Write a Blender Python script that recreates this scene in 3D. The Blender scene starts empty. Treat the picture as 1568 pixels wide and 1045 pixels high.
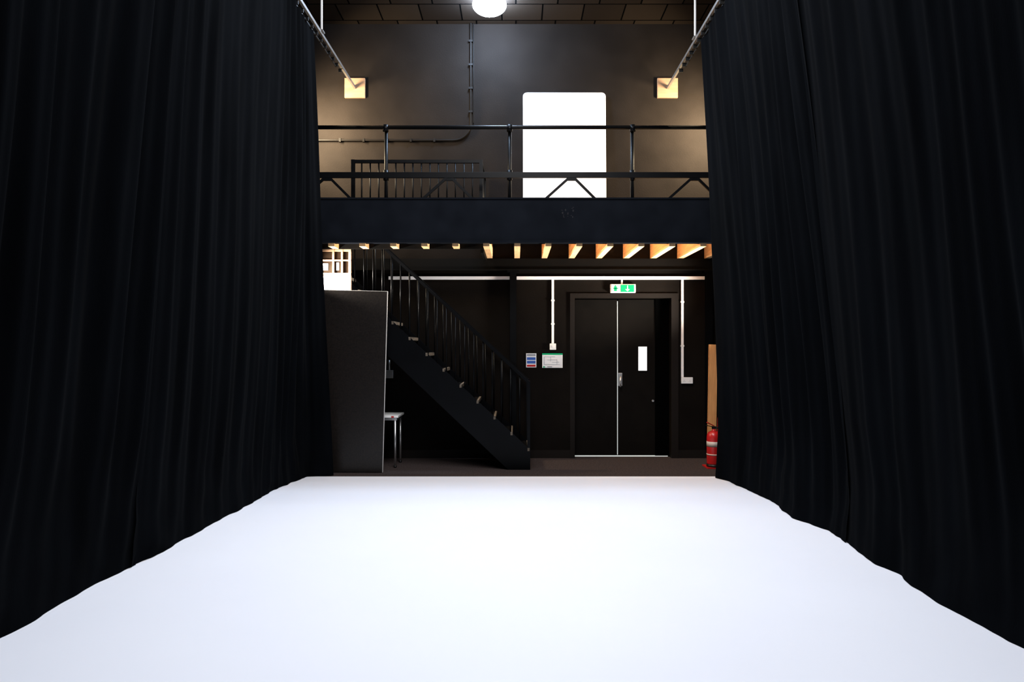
import bpy, bmesh, math, random
from mathutils import Vector, Matrix, noise

scene = bpy.context.scene
scene.view_settings.view_transform = 'Standard'
scene.view_settings.look = 'None'
random.seed(4)

# ------------------------------------------------------------------ materials
def mat(name, col, rough=0.6, metal=0.0, spec=0.5, emit=None, estr=0.0, sheen=0.0,
        noise_scale=None, noise_amt=0.0, bump=0.0, bump_scale=80.0, stretch=(1, 1, 1)):
    m = bpy.data.materials.new(name)
    m.use_nodes = True
    nt = m.node_tree
    b = nt.nodes['Principled BSDF']
    b.inputs['Base Color'].default_value = (*col, 1)
    b.inputs['Roughness'].default_value = rough
    b.inputs['Metallic'].default_value = metal
    b.inputs['Specular IOR Level'].default_value = spec
    if sheen:
        b.inputs['Sheen Weight'].default_value = sheen
    if emit:
        b.inputs['Emission Color'].default_value = (*emit, 1)
        b.inputs['Emission Strength'].default_value = estr
    if noise_scale or bump:
        tc = nt.nodes.new('ShaderNodeTexCoord')
        mp = nt.nodes.new('ShaderNodeMapping')
        mp.inputs['Scale'].default_value = stretch
        nt.links.new(tc.outputs['Object'], mp.inputs['Vector'])
    if noise_scale:
        n = nt.nodes.new('ShaderNodeTexNoise')
        n.inputs['Scale'].default_value = noise_scale
        n.inputs['Detail'].default_value = 5
        nt.links.new(mp.outputs['Vector'], n.inputs['Vector'])
        r = nt.nodes.new('ShaderNodeValToRGB')
        r.color_ramp.elements[0].position = 0.3
        r.color_ramp.elements[1].position = 0.7
        r.color_ramp.elements[0].color = (*[c * (1 - noise_amt) for c in col], 1)
        r.color_ramp.elements[1].color = (*[min(1, c * (1 + noise_amt)) for c in col], 1)
        nt.links.new(n.outputs['Fac'], r.inputs['Fac'])
        nt.links.new(r.outputs['Color'], b.inputs['Base Color'])
    if bump:
        n2 = nt.nodes.new('ShaderNodeTexNoise')
        n2.inputs['Scale'].default_value = bump_scale
        nt.links.new(mp.outputs['Vector'], n2.inputs['Vector'])
        bp = nt.nodes.new('ShaderNodeBump')
        bp.inputs['Strength'].default_value = bump
        bp.inputs['Distance'].default_value = 0.01
        nt.links.new(n2.outputs['Fac'], bp.inputs['Height'])
        nt.links.new(bp.outputs['Normal'], b.inputs['Normal'])
    return m

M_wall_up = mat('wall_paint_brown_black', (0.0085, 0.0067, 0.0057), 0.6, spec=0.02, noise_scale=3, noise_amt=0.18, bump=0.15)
M_wall_lo = mat('wall_paint_balcony_shade', (0.0062, 0.0049, 0.0041), 0.6, spec=0.02, noise_scale=3, noise_amt=0.18, bump=0.15)  # upper wall paint scaled darker, standing in for shade below the balcony
M_side = mat('side_wall_paint', (0.012, 0.010, 0.009), 0.8, spec=0.0)
M_white_floor = mat('white_vinyl_floor', (0.79, 0.80, 0.845), 0.55, spec=0.3, noise_scale=0.8, noise_amt=0.015)
M_dark_floor = mat('dark_carpet', (0.040, 0.031, 0.029), 0.95, spec=0.0, noise_scale=60, noise_amt=0.3, bump=0.3)
M_curtain = mat('black_serge_cloth', (0.0021, 0.0025, 0.0032), 0.8, spec=0.0, sheen=0.005,
                noise_scale=2.0, noise_amt=0.3, stretch=(3, 3, .3), bump=0.1, bump_scale=60)
M_steel = mat('black_painted_steel', (0.0015, 0.0017, 0.0022), 0.38, spec=0.09, noise_scale=5, noise_amt=0.2)
M_beam = mat('beam_black_blue_paint', (0.0055, 0.0065, 0.0088), 0.5, spec=0.0, noise_scale=4, noise_amt=0.2)
M_scuff = mat('scuff', (0.010, 0.010, 0.012), 0.7, spec=0.1)
M_blackwood = mat('black_timber', (0.004, 0.0037, 0.0035), 0.6, spec=0.03)
M_door = mat('door_black_paint', (0.0056, 0.0046, 0.0039), 0.5, spec=0.04, noise_scale=6, noise_amt=0.15)
M_frame = mat('frame_black_paint', (0.010, 0.008, 0.007), 0.5, spec=0.08)
M_backing_shadow = mat('door_backing_and_jamb_shadow', (0.0010, 0.0010, 0.0010), 0.7, spec=0.0)
M_pine = mat('pine_timber', (0.72, 0.44, 0.22), 0.65, spec=0.2, noise_scale=6, noise_amt=0.15, stretch=(8, 0.8, 8))
M_ply = mat('plywood_deck', (0.62, 0.38, 0.19), 0.7, noise_scale=4, noise_amt=0.25)
M_plate = mat('plywood_plate', (0.19, 0.118, 0.074), 0.7, spec=0.1, noise_scale=8, noise_amt=0.12, stretch=(1, 1, 6))
M_alu = mat('aluminium_track', (0.30, 0.28, 0.26), 0.35, metal=0.8)
M_rod = mat('white_steel_rod', (0.75, 0.76, 0.78), 0.4)
M_trunk = mat('white_trunking', (0.85, 0.84, 0.84), 0.45)
M_plastic = mat('white_plastic', (0.8, 0.8, 0.78), 0.35)
M_board = mat('white_board', (0.90, 0.89, 0.88), 0.5)
M_conduit = mat('painted_conduit', (0.004, 0.0032, 0.0028), 0.45, spec=0.1)
M_panel = mat('black_laminate', (0.0075, 0.0055, 0.0045), 0.35, spec=0.35, noise_scale=60, noise_amt=0.5)
M_paneledge = mat('panel_edge_white', (0.5, 0.48, 0.46), 0.6)
M_nose = mat('tread_timber', (0.10, 0.08, 0.06), 0.7, spec=.2, noise_scale=20, noise_amt=0.6)
M_red = mat('red_enamel', (0.40, 0.011, 0.011), 0.3)
M_label = mat('label_white', (0.45, 0.38, 0.33), 0.5)
M_blk = mat('black_plastic', (0.006, 0.006, 0.006), 0.4, spec=0.3)
M_green = mat('exit_green', (0.004, 0.26, 0.10), 0.5, spec=0.1, emit=(0.01, 0.40, 0.17), estr=0.22)
M_signw = mat('exit_white', (0.6, 0.7, 0.62), 0.5, emit=(0.8, 0.95, 0.85), estr=0.35)
M_blue = mat('sign_blue', (0.015, 0.08, 0.36), 0.5)
M_paper = mat('sign_paper', (0.75, 0.76, 0.78), 0.6)
M_ink = mat('sign_ink', (0.25, 0.27, 0.3), 0.6)
M_chrome = mat('satin_steel', (0.6, 0.6, 0.6), 0.35, metal=0.9)
M_pane = mat('glowing_pane', (0.8, 0.8, 0.8), 0.3, emit=(1, 0.97, 0.92), estr=0.85)
M_gap = mat('daylight_gap', (0.5, 0.5, 0.5), 0.6, emit=(0.9, 1.0, 0.95), estr=0.35)
M_cream = mat('cream_paint', (0.42, 0.26, 0.155), 0.5, spec=0.2)
M_brownglass = mat('dark_brown_pane', (0.02, 0.012, 0.007), 0.4, spec=0.1)
M_globe = mat('lamp_globe', (1, 1, 1), 0.4, emit=(0.55, 0.73, 1.0), estr=420)

# ceiling: concrete slabs with joints
M_ceil = mat('ceiling_slabs', (0.07, 0.055, 0.045), 0.85, spec=0.0)
nt = M_ceil.node_tree
tc = nt.nodes.new('ShaderNodeTexCoord')
mp = nt.nodes.new('ShaderNodeMapping')
br = nt.nodes.new('ShaderNodeTexBrick')
br.inputs['Scale'].default_value = 1.0
br.inputs['Brick Width'].default_value = 0.5
br.inputs['Row Height'].default_value = 0.41
br.offset = 0.35
br.inputs['Mortar Size'].default_value = 0.010
br.inputs['Color1'].default_value = (0.015, 0.0115, 0.009, 1)
br.inputs['Color2'].default_value = (0.009, 0.007, 0.0058, 1)
br.inputs['Mortar'].default_value = (0.001, 0.001, 0.001, 1)
nt.links.new(tc.outputs['Object'], mp.inputs['Vector'])
nt.links.new(mp.outputs['Vector'], br.inputs['Vector'])
nt.links.new(br.outputs['Color'], nt.nodes['Principled BSDF'].inputs['Base Color'])

# ------------------------------------------------------------------ mesh builder
class MB:
    def __init__(self, name):
        self.name = name
        self.bm = bmesh.new()
        self.mats = []
    def mi(self, m):
        if m not in self.mats:
            self.mats.append(m)
        return self.mats.index(m)
    def box(self, x0, x1, y0, y1, z0, z1, m, bev=0.0):
        g = bmesh.ops.create_cube(self.bm, size=1)
        vs = g['verts']
        for v in vs:
            v.co = Vector(((x0 + x1) / 2 + v.co.x * (x1 - x0),
                           (y0 + y1) / 2 + v.co.y * (y1 - y0),
                           (z0 + z1) / 2 + v.co.z * (z1 - z0)))
        fs = set(f for v in vs for f in v.link_faces)
        i = self.mi(m)
        for f in fs:
            f.material_index = i
        if bev:
            es = set(e for v in vs for e in v.link_edges)
            r = bmesh.ops.bevel(self.bm, geom=list(es), offset=bev, segments=2, affect='EDGES', profile=0.5)
            for f in r['faces']:
                f.material_index = i
        return self
    def cyl(self, p1, p2, r, m, seg=16, r2=None, smooth=True):
        p1, p2 = Vector(p1), Vector(p2)
        d = p2 - p1
        q = Vector((0, 0, 1)).rotation_difference(d.normalized()).to_matrix().to_4x4()
        M = Matrix.Translation((p1 + p2) / 2) @ q
        g = bmesh.ops.create_cone(self.bm, cap_ends=True, segments=seg, radius1=r,
                                  radius2=r if r2 is None else r2, depth=d.length, matrix=M)
        i = self.mi(m)
        for f in set(f for v in g['verts'] for f in v.link_faces):
            f.material_index = i
            if smooth and len(f.verts) == 4:
                f.smooth = True
        return self
    def bar(self, p1, p2, w, t, m, up=(0, 1, 0)):
        p1, p2 = Vector(p1), Vector(p2)
        d = (p2 - p1).normalized()
        u = Vector(up)
        s = d.cross(u).normalized()
        u = s.cross(d).normalized()
        vs = []
        for p in (p1, p2):
            for a, b in ((-1, -1), (1, -1), (1, 1), (-1, 1)):
                vs.append(self.bm.verts.new(p + s * a * w / 2 + u * b * t / 2))
        i = self.mi(m)
        for idx in ((0, 1, 2, 3), (7, 6, 5, 4), (0, 4, 5, 1), (1, 5, 6, 2), (2, 6, 7, 3), (3, 7, 4, 0)):
            f = self.bm.faces.new([vs[k] for k in idx])
            f.material_index = i
        return self
    def prism_xz(self, pts, y0, y1, m):
        a = [self.bm.verts.new((x, y0, z)) for x, z in pts]
        b = [self.bm.verts.new((x, y1, z)) for x, z in pts]
        i = self.mi(m)
        n = len(pts)
        fs = [self.bm.faces.new(a), self.bm.faces.new(b[::-1])]
        for k in range(n):
            fs.append(self.bm.faces.new([a[k], b[k], b[(k + 1) % n], a[(k + 1) % n]]))
        for f in fs:
            f.material_index = i
        return self
    def lathe(self, cx, cy, prof, m, seg=32):
        i = self.mi(m)
        rings = []
        for r, z in prof:
            rings.append([self.bm.verts.new((cx + r * math.cos(2 * math.pi * k / seg),
                                             cy + r * math.sin(2 * math.pi * k / seg), z)) for k in range(seg)])
        for a, b in zip(rings[:-1], rings[1:]):
            for k in range(seg):
                f = self.bm.faces.new([a[k], a[(k + 1) % seg], b[(k + 1) % seg], b[k]])
                f.material_index = i
                f.smooth = True
        for rg in (rings[0], rings[-1]):
            f = self.bm.faces.new(rg)
            f.material_index = i
        return self
    def tube(self, pts, r, m, seg=10):
        i = self.mi(m)
        pts = [Vector(p) for p in pts]
        rings = []
        for k, p in enumerate(pts):
            t = (pts[min(k + 1, len(pts) - 1)] - pts[max(k - 1, 0)]).normalized()
            ref = Vector((0, 1, 0)) if abs(t.y) < 0.9 else Vector((0, 0, 1))
            s = t.cross(ref).normalized()
            u = s.cross(t).normalized()
            rings.append([self.bm.verts.new(p + s * math.cos(2 * math.pi * j / seg) * r
                                            + u * math.sin(2 * math.pi * j / seg) * r) for j in range(seg)])
        for a, b in zip(rings[:-1], rings[1:]):
            for j in range(seg):
                f = self.bm.faces.new([a[j], a[(j + 1) % seg], b[(j + 1) % seg], b[j]])
                f.material_index = i
                f.smooth = True
        return self
    def done(self):
        bmesh.ops.recalc_face_normals(self.bm, faces=self.bm.faces)
        me = bpy.data.meshes.new(self.name)
        self.bm.to_mesh(me)
        self.bm.free()
        for m in self.mats:
            me.materials.append(m)
        o = bpy.data.objects.new(self.name, me)
        scene.collection.objects.link(o)
        return o

# ------------------------------------------------------------------ room shell
H = 5.54          # ceiling height
WB = 8.71         # back wall distance
SX = 2.95         # half width of room
YF = -2.0
W_ = WB - 0.001

MB('floor').box(-SX, SX, YF, WB, -0.12, -0.012, M_dark_floor).done()
b = MB('floor_white_vinyl')
b.box(-2.72, 2.72, YF + .1, 7.47, -0.012, 0.0, M_white_floor)
b.done()
MB('floor_entrance').box(-SX, SX, 7.475, WB + 0.2, -0.012, -0.002, M_dark_floor).done()
MB('ceiling').box(-SX, SX, YF, WB + .2, H, H + 0.15, M_ceil).done()
MB('wall_left').box(-SX - 0.15, -SX, YF, WB + .2, -0.12, H, M_side).done()
MB('wall_right').box(SX, SX + 0.15, YF, WB + .2, -0.12, H, M_side).done()
MB('wall_front').box(-SX, SX, YF - 0.15, YF, -0.12, H, M_side).done()
DX0, DX1, DZ = 0.75, 1.98, 2.04
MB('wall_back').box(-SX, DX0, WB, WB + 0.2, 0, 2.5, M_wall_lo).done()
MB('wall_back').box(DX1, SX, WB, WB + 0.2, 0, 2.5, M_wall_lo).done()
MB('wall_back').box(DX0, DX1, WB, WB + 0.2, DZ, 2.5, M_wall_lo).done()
MB('wall_back').box(-SX, SX, WB, WB + 0.2, 2.5, H, M_wall_up).done()

# door
b = MB('door_1')
yl = WB + 0.12
e0, e1 = DX0 + 0.002, DX1 - 0.002
b.box(e0, e1, yl + 0.05, yl + 0.075, 0, DZ - .002, M_backing_shadow)
b.box(DX0 + 0.012, 1.309, yl, yl + 0.045, 0.022, DZ - 0.01, M_door, 0.003)
b.box(1.321, 1.80, yl, yl + 0.045, 0.022, DZ - 0.01, M_door, 0.003)
b.box(1.80, e1, yl - 0.015, yl + 0.045, 0.0, DZ - .002, M_backing_shadow)  # dark post standing in for the jamb's shadow on the right leaf
b.box(1.310, 1.320, yl + 0.005, yl + 0.04, 0.022, DZ - 0.03, M_gap)
b.box(DX0 + 0.01, 1.96, yl - 0.02, yl + 0.02, 0.0, 0.011, M_gap)
b.box(1.575, 1.70, yl - 0.008, yl + 0.0, 1.10, 1.43, M_blackwood)
b.box(1.582, 1.693, yl - 0.010, yl - 0.004, 1.11, 1.42, M_pane)
b.box(1.322, 1.375, yl - 0.012, yl, 0.91, 1.08, M_chrome, 0.004)
b.cyl((1.347, yl - 0.05, 1.03), (1.347, yl - 0.01, 1.03), 0.012, M_chrome)
b.cyl((1.347, yl - 0.05, 1.035), (1.347, yl - 0.05, 0.90), 0.010, M_chrome)
b.cyl((1.77, yl - 0.02, 0.72), (1.77, yl, 0.72), 0.014, M_chrome)
b.done()
b = MB('trim_1')
b.box(DX0 - 0.06, DX0, WB - 0.02, W_, 0, DZ + 0.06, M_frame)
b.box(DX1, DX1 + 0.09, WB - 0.02, W_, 0, DZ + 0.06, M_frame)
b.box(DX0, DX1, WB - 0.02, W_, DZ, DZ + 0.06, M_frame)
b.done()
MB('baseboard_back').box(-SX, DX0 - 0.06, WB - 0.015, W_, 0, 0.1, M_frame).box(DX1 + 0.09, SX, WB - 0.015, W_, 0, 0.1, M_frame).done()

# partition with glowing panes imitating the lit opening beside the stair, cream frame
PX = -1.895
MB('wall_partition').box(-SX + .002, PX, 7.842, 7.872, 0.0, 1.90, M_side).done()
b = MB('lit_opening_frame')
b.box(-SX + .002, PX, 7.855, 7.868, 1.90, 2.25, M_pane)
b.box(-SX + .002, PX, 7.857, 7.868, 2.25, 2.54, M_brownglass)
b.box(-2.23, -2.16, 7.853, 7.858, 2.30, 2.38, M_pane)
b.box(-2.065, -2.035, 7.853, 7.858, 2.30, 2.39, M_pane)
b.box(-SX + .002, PX, 7.842, 7.874, 1.90, 1.93, M_cream)
b.box(-SX + .002, PX, 7.842, 7.874, 2.235, 2.27, M_cream)
b.box(-SX + .002, PX, 7.842, 7.874, 2.515, 2.54, M_cream)
b.box(-SX + .002, PX, 7.842, 7.874, 2.405, 2.422, M_cream)
for x in (-2.72, -2.50, -2.27, -2.11, -2.01):
    b.box(x, x + 0.022, 7.840, 7.874, 2.25, 2.54, M_cream)
b.box(PX - 0.03, PX, 7.841, 7.874, 1.90, 2.54, M_cream)
b.done()

# ------------------------------------------------------------------ balcony
BY = 7.57
SI = SX - 0.004
b = MB('balcony_beam')
b.box(-SI, SI, BY, BY + 0.03, 2.60, 3.07, M_beam)
b.box(-SI, SI, BY - 0.02, BY + 0.09, 2.575, 2.60, M_beam)
b.box(-SI, SI, BY - 0.012, BY + 0.06, 3.058, 3.075, M_beam)
for i in range(14):
    x = 0.50 + random.random() * 0.14
    z = 2.84 + random.random() * 0.14
    b.box(x, x + 0.004 + random.random() * 0.014, BY - 0.001, BY + 0.001, z, z + 0.004 + random.random() * 0.02, M_scuff)
b.done()

b = MB('balcony_railing')
ry = BY + 0.03
b.cyl((-SI, ry, 3.865), (SI, ry, 3.865), 0.022, M_steel)
b.box(-SI, SI, ry - 0.012, ry + 0.012, 3.30, 3.365, M_steel, 0.003)
for x in (-2.82, -1.45, -0.07, 1.30, 2.68):
    b.cyl((x, ry + 0.03, 2.80), (x, ry + 0.03, 3.865), 0.021, M_steel)
    b.cyl((x, ry, 3.82), (x, ry, 3.89), 0.032, M_steel)
    b.cyl((x, ry + 0.02, 3.28), (x, ry + 0.02, 3.39), 0.03, M_steel)
for x in (-2.10, -0.745, 0.62, 1.99):
    b.bar((x - 0.02, ry, 3.31), (x - 0.31, ry, 3.05), 0.028, 0.02, M_steel)
    b.bar((x + 0.02, ry, 3.31), (x + 0.28, ry, 3.05), 0.028, 0.02, M_steel)
    b.box(x - 0.05, x + 0.05, ry - 0.008, ry + 0.014, 3.27, 3.31, M_steel)
b.done()

b = MB('floor_joists')
for k in range(0, 9):
    x = -0.33 + 0.3455 * k
    b.box(x - 0.034, x + 0.034, BY + 0.035, WB - 0.01, 2.54, 2.74, M_pine)
for k in range(1, 8):
    x = -0.33 - 0.3455 * k
    b.box(x - 0.034, x + 0.034, BY + 0.035, 7.80, 2.54, 2.74, M_pine)
b.done()
b = MB('balcony_deck')
b.box(-SI, SI, BY + 0.035, 7.83, 2.74, 2.78, M_ply)
b.box(-0.37, SI, 7.83, W_, 2.74, 2.78, M_ply)
b.box(-SI, -2.72, 7.83, W_, 2.74, 2.78, M_ply)
b.box(-SI, -0.37, 7.80, 7.835, 2.54, 2.78, M_blackwood)
b.box(-0.405, -0.37, 7.835, WB - .11, 2.50, 2.78, M_blackwood)
b.done()
b = MB('ledger_beam')
b.box(-SI, SI, WB - 0.08, W_, 2.40, 2.535, M_blackwood)
b.box(-SI, SI, WB - 0.105, W_, 2.385, 2.40, M_blackwood)
b.done()
for cx0 in (-0.075, 2.41):
    b = MB('support_column')
    b.box(cx0, cx0 + .08, WB - 0.085, WB - 0.075, 0, 2.385, M_steel)
    b.box(cx0, cx0 + .08, WB - 0.012, WB - 0.002, 0, 2.385, M_steel)
    b.box(cx0 + .035, cx0 + .045, WB - 0.075, WB - 0.012, 0, 2.385, M_steel)
    b.box(cx0 - .035, cx0 + .115, WB - 0.10, W_, 2.36, 2.385, M_steel)
    b.done()

# guard railing round the stair opening
b = MB('stair_opening_guard')
gy = 7.845
b.bar((-1.87, gy, 3.55), (-0.40, gy, 3.55), 0.035, 0.035, M_steel)
b.bar((-1.87, gy, 2.86), (-0.40, gy, 2.86), 0.03, 0.03, M_steel)
b.bar((-0.40, gy, 3.55), (-0.40, WB - 0.03, 3.55), 0.035, 0.035, M_steel, up=(0, 0, 1))
b.bar((-0.40, gy, 2.86), (-0.40, WB - 0.03, 2.86), 0.03, 0.03, M_steel, up=(0, 0, 1))
for x in (-1.87, -0.40):
    b.box(x - 0.02, x + 0.02, gy - 0.02, gy + 0.02, 2.781, 3.57, M_steel)
b.box(-0.42, -0.38, WB - 0.06, WB - 0.02, 2.781, 3.57, M_steel)
for i in range(1, 15):
    x = -1.87 + 1.47 * i / 15
    b.cyl((x, gy, 2.86), (x, gy, 3.55), 0.009, M_steel, 8)
for i in range(1, 8):
    y = gy + (WB - 0.03 - gy) * i / 8
    b.cyl((-0.40, y, 2.86), (-0.40, y, 3.55), 0.009, M_steel, 8)
b.done()

# ------------------------------------------------------------------ staircase
b = MB('staircase')
SYF, SYB = 7.88, 8.55
sl = 0.933
def stz(x):
    return 0.23 + sl * (0.165 - x)
poly = [(0.165, 0.0), (0.165, 0.23), (-2.60, stz(-2.60)), (-2.60, stz(-2.60) - 0.43), (-0.09, 0.0)]
b.prism_xz(poly, SYF, SYF + 0.03, M_steel)
b.prism_xz(poly, SYB - 0.03, SYB, M_steel)
for k in range(0, 14):
    x = 0.135 - 0.196 * k
    z = 0.245 + 0.183 * k
    b.box(x - 0.235, x + 0.005, SYF + 0.031, SYB - 0.031, z - 0.045, z, M_blackwood)
    b.box(x - 0.002, x + 0.022, SYF - 0.004, SYB - 0.031, z - 0.03, z + 0.006, M_nose)
    b.box(x - 0.235, x - 0.215, SYF + 0.031, SYB - 0.031, z - 0.02, z + 0.15, M_blackwood)
HO = 0.76
for yy in (SYF + 0.015, SYB - 0.015):
    b.bar((0.15, yy, stz(0.15) + HO), (-1.87, yy, stz(-1.87) + HO), 0.03, 0.04, M_steel)
    b.box(0.13, 0.165, yy - 0.018, yy + 0.018, 0.0, stz(0.15) + HO + 0.02, M_steel)
    for i in range(1, 20):
        x = 0.15 - 0.106 * i
        b.cyl((x, yy, stz(x) - 0.02), (x, yy, stz(x) + HO), 0.0085, M_steel, 8)
b.done()

# ------------------------------------------------------------------ wall services
b = MB('cable_trunking')
b.box(-1.62, -0.08, WB - 0.03, W_, 2.275, 2.315, M_trunk)
b.box(0.01, 2.40, WB - 0.03, W_, 2.275, 2.315, M_trunk)
b.box(0.455, 0.485, WB - 0.022, W_, 1.462, 2.275, M_trunk)
b.box(2.105, 2.135, WB - 0.022, W_, 1.032, 2.275, M_trunk)
b.box(1.34, 1.36, WB - 0.022, W_, 2.218, 2.275, M_trunk)
for z in (1.70, 2.0):
    b.box(0.448, 0.492, WB - 0.026, W_, z, z + 0.02, M_plastic)
for z in (1.42, 1.98):
    b.box(2.098, 2.142, WB - 0.026, W_, z, z + 0.02, M_plastic)
b.done()
b = MB('light_switch')
b.box(0.43, 0.51, WB - 0.035, W_, 1.38, 1.46, M_plastic, 0.004)
b.box(0.460, 0.480, WB - 0.042, WB - 0.034, 1.405, 1.435, M_paper)
b.done()
b = MB('double_socket')
b.box(2.105, 2.25, WB - 0.035, W_, 0.95, 1.03, M_plastic, 0.004)
for x in (2.14, 2.21):
    for dx, dz in ((-0.009, -0.012), (0.009, -0.012), (0, 0.0)):
        b.box(x + dx - 0.002, x + dx + 0.002, WB - 0.037, WB - 0.034, 0.985 + dz, 0.991 + dz, M_blk)
    b.box(x - 0.006, x + 0.006, WB - 0.039, WB - 0.034, 1.005, 1.018, M_paper)
b.done()
b = MB('exit_sign')
b.box(1.20, 1.52, WB - 0.05, W_, 2.105, 2.215, M_plastic, 0.006)
b.box(1.21, 1.32, WB - 0.053, WB - 0.049, 2.115, 2.205, M_signw)
b.box(1.33, 1.50, WB - 0.053, WB - 0.049, 2.115, 2.205, M_green)
b.box(1.245, 1.28, WB - 0.056, WB - 0.052, 2.125, 2.185, M_green)
b.box(1.255, 1.27, WB - 0.056, WB - 0.052, 2.187, 2.200, M_green)
b.box(1.235, 1.30, WB - 0.056, WB - 0.052, 2.155, 2.165, M_green)
b.box(1.408, 1.422, WB - 0.056, WB - 0.052, 2.145, 2.195, M_signw)
b.prism_xz([(1.385, 2.15), (1.445, 2.15), (1.415, 2.122)], WB - 0.056, WB - 0.052, M_signw)
b.done()
b = MB('safety_notice')
b.box(0.13, 0.26, WB - 0.008, W_, 1.155, 1.335, M_paper)
b.box(0.14, 0.25, WB - 0.010, WB - 0.007, 1.30, 1.328, M_ink)
b.box(0.14, 0.25, WB - 0.010, WB - 0.007, 1.25, 1.285, M_blue)
b.box(0.14, 0.25, WB - 0.010, WB - 0.007, 1.205, 1.24, M_blue)
b.box(0.14, 0.25, WB - 0.010, WB - 0.007, 1.165, 1.19, M_red)
b.done()
b = MB('fire_action_notice')
b.box(0.335, 0.595, WB - 0.012, W_, 1.15, 1.335, M_plastic)
b.box(0.345, 0.585, WB - 0.014, WB - 0.011, 1.16, 1.312, M_paper)
b.box(0.335, 0.595, WB - 0.015, WB - 0.011, 1.316, 1.335, M_green)
for p in ((0.36, 0.50, 1.29, 1.294), (0.36, 0.56, 1.19, 1.194), (0.36, 0.364, 1.19, 1.29), (0.44, 0.444, 1.23, 1.29),
          (0.52, 0.524, 1.19, 1.26), (0.40, 0.52, 1.25, 1.254), (0.46, 0.55, 1.22, 1.224)):
    b.box(p[0], p[1], WB - 0.016, WB - 0.013, p[2], p[3], M_ink)
b.box(0.345, 0.37, WB - 0.016, WB - 0.013, 1.155, 1.17, M_green)
b.box(0.40, 0.46, WB - 0.016, WB - 0.013, 1.158, 1.17, M_ink)
b.done()

# conduit upper wall
pts = [(-0.575, WB - 0.02, H - .002)]
pts += [(-0.575, WB - 0.02, z) for z in (5.2, 4.8, 4.5, 4.27)]
for a in range(1, 8):
    t = a / 8 * math.pi / 2
    pts.append((-0.795 + 0.22 * math.cos(t), WB - 0.02, 4.27 - 0.22 * math.sin(t)))
pts += [(x, WB - 0.02, 4.05) for x in (-0.80, -1.2, -1.8, -2.4, -2.9)]
b = MB('electrical_conduit')
b.tube(pts, 0.014, M_conduit)
b.tube([(p[0] + 0.035, p[1], p[2]) for p in pts[:5]], 0.007, M_conduit)
for z in (5.3, 5.0, 4.7, 4.4):
    b.box(-0.60, -0.55, WB - 0.038, W_, z, z + 0.025, M_conduit)
for x in (-1.05, -1.35, -1.65, -1.95, -2.25):
    b.box(x, x + 0.025, WB - 0.038, W_, 4.027, 4.073, M_conduit)
b.done()

# white board on balcony (rounded corners) leaning on wall
def rounded(x0, x1, z0, z1, r, n=8):
    out = []
    for cx, cz, a0 in ((x1 - r, z1 - r, 0), (x0 + r, z1 - r, 90), (x0 + r, z0 + r, 180), (x1 - r, z0 + r, 270)):
        for k in range(n + 1):
            a = math.radians(a0 + 90 * k / n)
            out.append((cx + r * math.cos(a), cz + r * math.sin(a)))
    return out
b = MB('white_tabletop_board')
b.prism_xz(rounded(-0.525, 0.525, 0, 1.87, 0.05), -0.015, 0.015, M_board)
o = b.done()
o.location = (0.615, WB - 0.10, 2.782)
o.rotation_euler = (math.radians(-2.4), 0, 0)

# black laminate panel at left
b = MB('leaning_black_panel')
b.box(-0.46, 0.40, -0.012, 0.012, 0.0, 2.045, M_panel)
b.box(0.40, 0.405, -0.013, 0.013, 0.0, 2.045, M_paneledge)
b.box(-0.46, 0.405, -0.013, 0.013, 2.045, 2.048, M_paneledge)
o = b.done()
o.location = (-1.905, 7.70, 0.012)
o.rotation_euler = (math.radians(-1.2), math.radians(1.35), 0)

# small table under the stairs
b = MB('small_table')
b.box(-1.86, -1.38, 8.0, 8.42, 0.585, 0.61, M_plastic, 0.004)
b.box(-1.84, -1.40, 8.02, 8.40, 0.555, 0.585, M_chrome)
for x in (-1.83, -1.42):
    for y in (8.03, 8.39):
        b.cyl((x, y, 0.0), (x, y, 0.56), 0.014, M_chrome)
        b.cyl((x, y, 0.0), (x, y, 0.02), 0.018, M_blk)
b.box(-1.46, -1.43, 8.0 - 0.004, 8.0, 0.588, 0.607, M_red)
b.done()
b = MB('wall_socket')
b.box(-1.66, -1.56, WB - 0.05, W_, 1.02, 1.12, M_alu, 0.004)
b.cyl((-1.61, WB - 0.03, 1.12), (-1.61, WB - 0.03, 1.25), 0.012, M_alu)
b.done()

# timber plank, extinguisher
b = MB('timber_plank')
b.box(-0.05, 0.05, -0.02, 0.02, 0, 1.45, mat('orange_timber', (0.50, 0.24, 0.09), 0.6, spec=.1, noise_scale=6, noise_amt=.15, stretch=(8, 8, .8)))
o = b.done()
o.location = (2.375, 8.30, 0.0)
o.rotation_euler = (math.radians(-4), math.radians(2.0), 0)

b = MB('fire_extinguisher')
cx, cy = 2.325, 8.02
b.lathe(cx, cy, [(0.078, 0.043), (0.082, 0.053), (0.082, 0.35), (0.078, 0.385), (0.062, 0.415), (0.035, 0.43), (0.022, 0.435), (0.022, 0.455)], M_red)
b.lathe(cx, cy, [(0.0835, 0.25), (0.0835, 0.31)], M_label)
b.lathe(cx, cy, [(0.0837, 0.15), (0.0837, 0.165)], M_label)
b.lathe(cx, cy, [(0.086, 0.013), (0.086, 0.043)], M_blk)
b.box(cx - 0.02, cx + 0.02, cy - 0.02, cy + 0.02, 0.455, 0.485, M_blk)
b.bar((cx, cy, 0.475), (cx - 0.10, cy - 0.04, 0.50), 0.022, 0.008, M_blk, up=(0, 0, 1))
b.bar((cx, cy, 0.49), (cx - 0.09, cy - 0.04, 0.535), 0.022, 0.008, M_red, up=(0, 0, 1))
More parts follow.
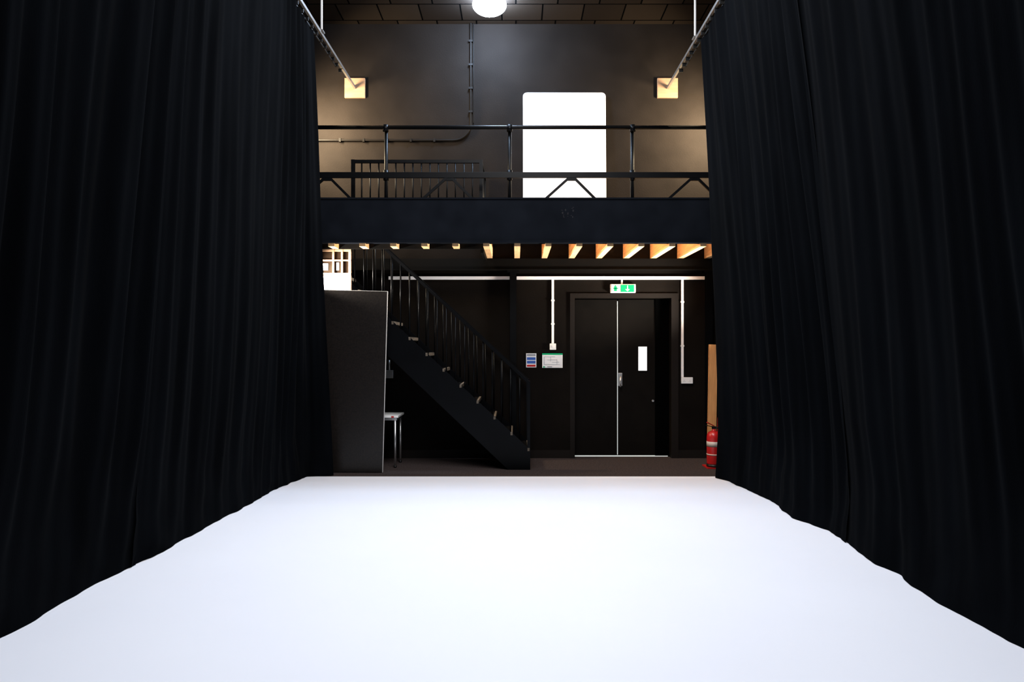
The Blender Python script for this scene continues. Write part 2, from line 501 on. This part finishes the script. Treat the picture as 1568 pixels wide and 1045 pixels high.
b.tube([(cx + 0.02, cy, 0.47), (cx + 0.08, cy - 0.02, 0.46), (cx + 0.105, cy - 0.02, 0.40), (cx + 0.10, cy - 0.02, 0.25), (cx + 0.095, cy - 0.02, 0.12)], 0.011, M_blk)
b.done()
b = MB('extinguisher_stand')
b.box(2.225, 2.49, 7.93, 8.16, -0.001, 0.012, M_red)
b.box(2.40, 2.47, 8.12, 8.14, 0.012, 0.58, M_red, 0.006)
b.done()

# ------------------------------------------------------------------ curtain rails
RZ = 4.71
for sx, rodys in ((-2.05, (7.2, 5.0, 2.8, 0.6)), (1.93, (7.35, 5.0, 2.8, 0.6))):
    b = MB('curtain_track')
    s = 1 if sx > 0 else -1
    b.box(sx - 0.014, sx + 0.014, YF + 0.3, WB - 0.032, RZ - 0.010, RZ + 0.012, M_alu, 0.003)
    b.box(sx - 0.006, sx + 0.006, YF + 0.3, WB - 0.032, RZ + 0.012, RZ + 0.035, M_alu)
    b.box(sx + s * 0.030, sx + s * 0.04, YF + 0.3, 7.9, RZ - 0.05, RZ - 0.035, M_blk)
    y = 0.2
    while y < 8.1:
        b.box(sx - 0.006, sx + s * 0.04, y, y + 0.02, RZ - 0.05, RZ - 0.010, M_blk)
        y += 0.16
    for ry_ in rodys:
        b.cyl((sx, ry_, RZ + 0.03), (sx, ry_, H), 0.012, M_rod, 10)
        b.box(sx - 0.025, sx + 0.025, ry_ - 0.04, ry_ + 0.04, RZ + 0.03, RZ + 0.045, M_alu)
    b.done()
    b = MB('wall_mounting_plate')
    cz = RZ + 0.01
    b.box(sx - 0.13, sx + 0.13, WB - 0.03, W_, cz - 0.13, cz + 0.12, M_plate, 0.002)
    b.done()

# ------------------------------------------------------------------ curtains
def curtain(pts, tx, sgn, a0, a1, push, seed, ex):
    cum = [0]
    for p, q in zip(pts[:-1], pts[1:]):
        cum.append(cum[-1] + math.hypot(q[0] - p[0], q[1] - p[1]))
    L = cum[-1]
    def at(a):
        a = max(0, min(L, a))
        for i in range(len(cum) - 1):
            if a <= cum[i + 1] + 1e-9:
                t = (a - cum[i]) / (cum[i + 1] - cum[i])
                return [pts[i][k] + (pts[i + 1][k] - pts[i][k]) * t for k in range(3)]
        return list(pts[-1])
    def sm(a):
        w = [at(a + d) for d in (-0.08, -0.04, 0, 0.04, 0.08)]
        return [sum(q[k] for q in w) / 5 for k in range(3)]
    a0 = max(0, a0); a1 = min(L, a1)
    na = int((a1 - a0) / 0.014)
    zs = [0.004, 0.012, 0.03, 0.055, 0.085, 0.12, 0.17, 0.23] + [0.23 + (4.66 - 0.23) * i / 60 for i in range(1, 61)]
    bm = bmesh.new()
    grid = []
    N = noise.noise
    for i in range(na + 1):
        a = a0 + (a1 - a0) * i / na
        xb, yb, yt = sm(a)
        xq, yq, _ = sm(a + 0.03)
        xp, yp, _ = sm(a - 0.03)
        t = Vector((xq - xp, yq - yp)); t.normalize()
        n = Vector((t.y, -t.x)) * sgn
        ph = 9.0 * N(Vector((a * 0.6, seed, 0)))
        row = []
        for z in zs:
            h = z / 4.66
            x = xb + (tx - xb) * (h ** ex)
            y = yb + (yt - yb) * h
            w = N(Vector((a * 0.8, z * 0.45, seed + 3)))
            am = max(0.10, 0.50 + 0.9 * N(Vector((a * 1.1, z * 0.25, seed + 9))))
            f = math.sin(2 * math.pi * a / 0.27 + ph + w * 2.2)
            f2 = math.sin(2 * math.pi * a / 0.12 + ph * 1.7 + 3.0 * w)
            f3 = N(Vector((a * 2.0, z * 0.35, seed + 5)))
            A = (0.027 + 0.008 * (1 - h)) * am
            low = min(1.0, z / 0.9)
            d = (A * f + 0.35 * A * f2) * (0.25 + 0.75 * low) + 0.045 * f3 * (0.35 + 0.65 * low)
            # cloth breaking on the floor
            if z < 0.7:
                k = (1 - z / 0.7)
                d += (0.05 + 0.05 * N(Vector((a * 1.4, z * 1.5, seed + 20)))) * k * k
                d += 0.028 * N(Vector((a * 4.0, z * 5, seed))) * k
            d += push * low + 0.006
            zz = z
            if 0.02 < z < 0.3:
                zz = z + 0.02 * N(Vector((a * 5, z * 12, seed + 31)))
            nn = n * (1 - h) + Vector((sgn, 0)) * h
            nn.normalize()
            row.append(bm.verts.new((x + nn.x * d, y + nn.y * d, zz)))
        grid.append(row)
    for r1, r2 in zip(grid[:-1], grid[1:]):
        for j in range(len(zs) - 1):
            f = bm.faces.new([r1[j], r2[j], r2[j + 1], r1[j + 1]])
            f.smooth = True
    me = bpy.data.meshes.new('stage_curtain')
    bm.to_mesh(me); bm.free()
    me.materials.append(M_curtain)
    o = bpy.data.objects.new('stage_curtain', me)
    scene.collection.objects.link(o)
    return o

LP = [(-2.50, -1.6, -1.6), (-2.52, 2.5, 2.5), (-2.57, 3.35, 3.3), (-2.60, 3.7, 3.6), (-2.56, 4.0, 3.9), (-2.51, 4.6, 4.45),
      (-2.49, 5.5, 5.2), (-2.44, 6.5, 6.0), (-2.42, 7.05, 6.4), (-2.36, 7.50, 6.75), (-1.99, 7.56, 7.0)]
RP = [(2.45, -1.6, -1.6), (2.45, 2.5, 2.5), (2.45, 3.19, 3.15), (2.40, 3.5, 3.45), (2.42, 3.9, 3.85), (2.43, 4.56, 4.5), (2.47, 5.24, 5.2),
      (2.35, 5.65, 5.6), (2.42, 6.22, 6.1), (2.33, 7.0, 6.85), (2.185, 7.42, 7.22)]
curtain(LP, -2.08, 1, 0, 4.05, 0.0, 1.3, 0.8)
curtain(LP, -2.08, 1, 4.0, 6.05, 0.03, 7.7, 0.8)
curtain(LP, -2.08, 1, 6.0, 99, 0.0, 4.1, 0.8)
curtain(RP, 1.96, -1, 0, 4.5, 0.0, 11.3, 1.3)
curtain(RP, 1.96, -1, 4.45, 6.6, 0.03, 17.2, 1.3)
curtain(RP, 1.96, -1, 6.55, 99, 0.0, 14.9, 1.3)

# ------------------------------------------------------------------ lights
b = MB('ceiling_lamp')
lx, ly, lz = -0.31, 8.0, 5.43
b.lathe(lx, ly, [(0.14, H - .001), (0.14, H - 0.03), (0.06, H - 0.04)], M_blk)
i = b.mi(M_globe)
g = bmesh.ops.create_uvsphere(b.bm, u_segments=32, v_segments=16, radius=0.20,
                              matrix=Matrix.Translation((lx, ly, lz)) @ Matrix.Diagonal((1, 1, 0.54, 1)))
for f in set(f for v in g['verts'] for f in v.link_faces):
    f.material_index = i; f.smooth = True
b.done()

def area(name, loc, target, sx, sy, power, col, spread=180):
    d = bpy.data.lights.new(name, 'AREA')
    d.shape = 'RECTANGLE'; d.size = sx; d.size_y = sy; d.energy = power; d.color = col
    d.spread = math.radians(spread)
    o = bpy.data.objects.new(name, d)
    o.location = loc
    v = Vector(target) - Vector(loc)
    o.rotation_euler = v.to_track_quat('-Z', 'Y').to_euler()
    scene.collection.objects.link(o)
    return o
area('ceiling_softbox_light', (0, 5.2, 5.35), (0, 5.2, 0), 2.6, 2.4, 240, (0.96, 0.96, 1.0))
area('ceiling_softbox_light', (0, 1.5, 5.35), (0, 1.5, 0), 2.6, 2.4, 150, (0.90, 0.93, 1.0))
area('front_flood_light', (0.3, 3.6, 5.1), (0.2, 8.7, 3.8), 1.2, 0.6, 75, (1.0, 0.96, 0.93))
area('wall_washer_light', (-2.70, 8.1, 4.2), (-2.0, 8.7, 4.0), 0.15, 0.7, 180, (1.0, 0.80, 0.52), 150)
area('wall_washer_light', (2.70, 8.1, 4.2), (1.9, 8.7, 4.0), 0.15, 0.7, 180, (1.0, 0.80, 0.52), 150)
area('joist_fill_light', (-2.5, 7.68, 2.2), (0.6, 8.25, 2.75), 0.3, 0.1, 34, (1.0, 0.92, 0.80), 70)  # unseen fill pair added behind the curtains to brighten the joists
area('joist_fill_light', (2.72, 7.9, 1.3), (0.6, 8.15, 2.80), 0.3, 0.3, 75, (1.0, 0.92, 0.80), 80)

w = bpy.data.worlds.new('World')
scene.world = w
w.use_nodes = True
w.node_tree.nodes['Background'].inputs['Color'].default_value = (0.5, 0.55, 0.65, 1)
w.node_tree.nodes['Background'].inputs['Strength'].default_value = 0.02

# ------------------------------------------------------------------ camera
cd = bpy.data.cameras.new('camera')
cd.lens = 24.0
cd.sensor_width = 36.0
cd.shift_x = -6 / 1568
cd.shift_y = 7.5 / 1568
cd.clip_start = 0.05
co = bpy.data.objects.new('camera', cd)
co.location = (0, 0, 1.43)
co.rotation_euler = (math.radians(90), 0, 0)
scene.collection.objects.link(co)
scene.camera = co
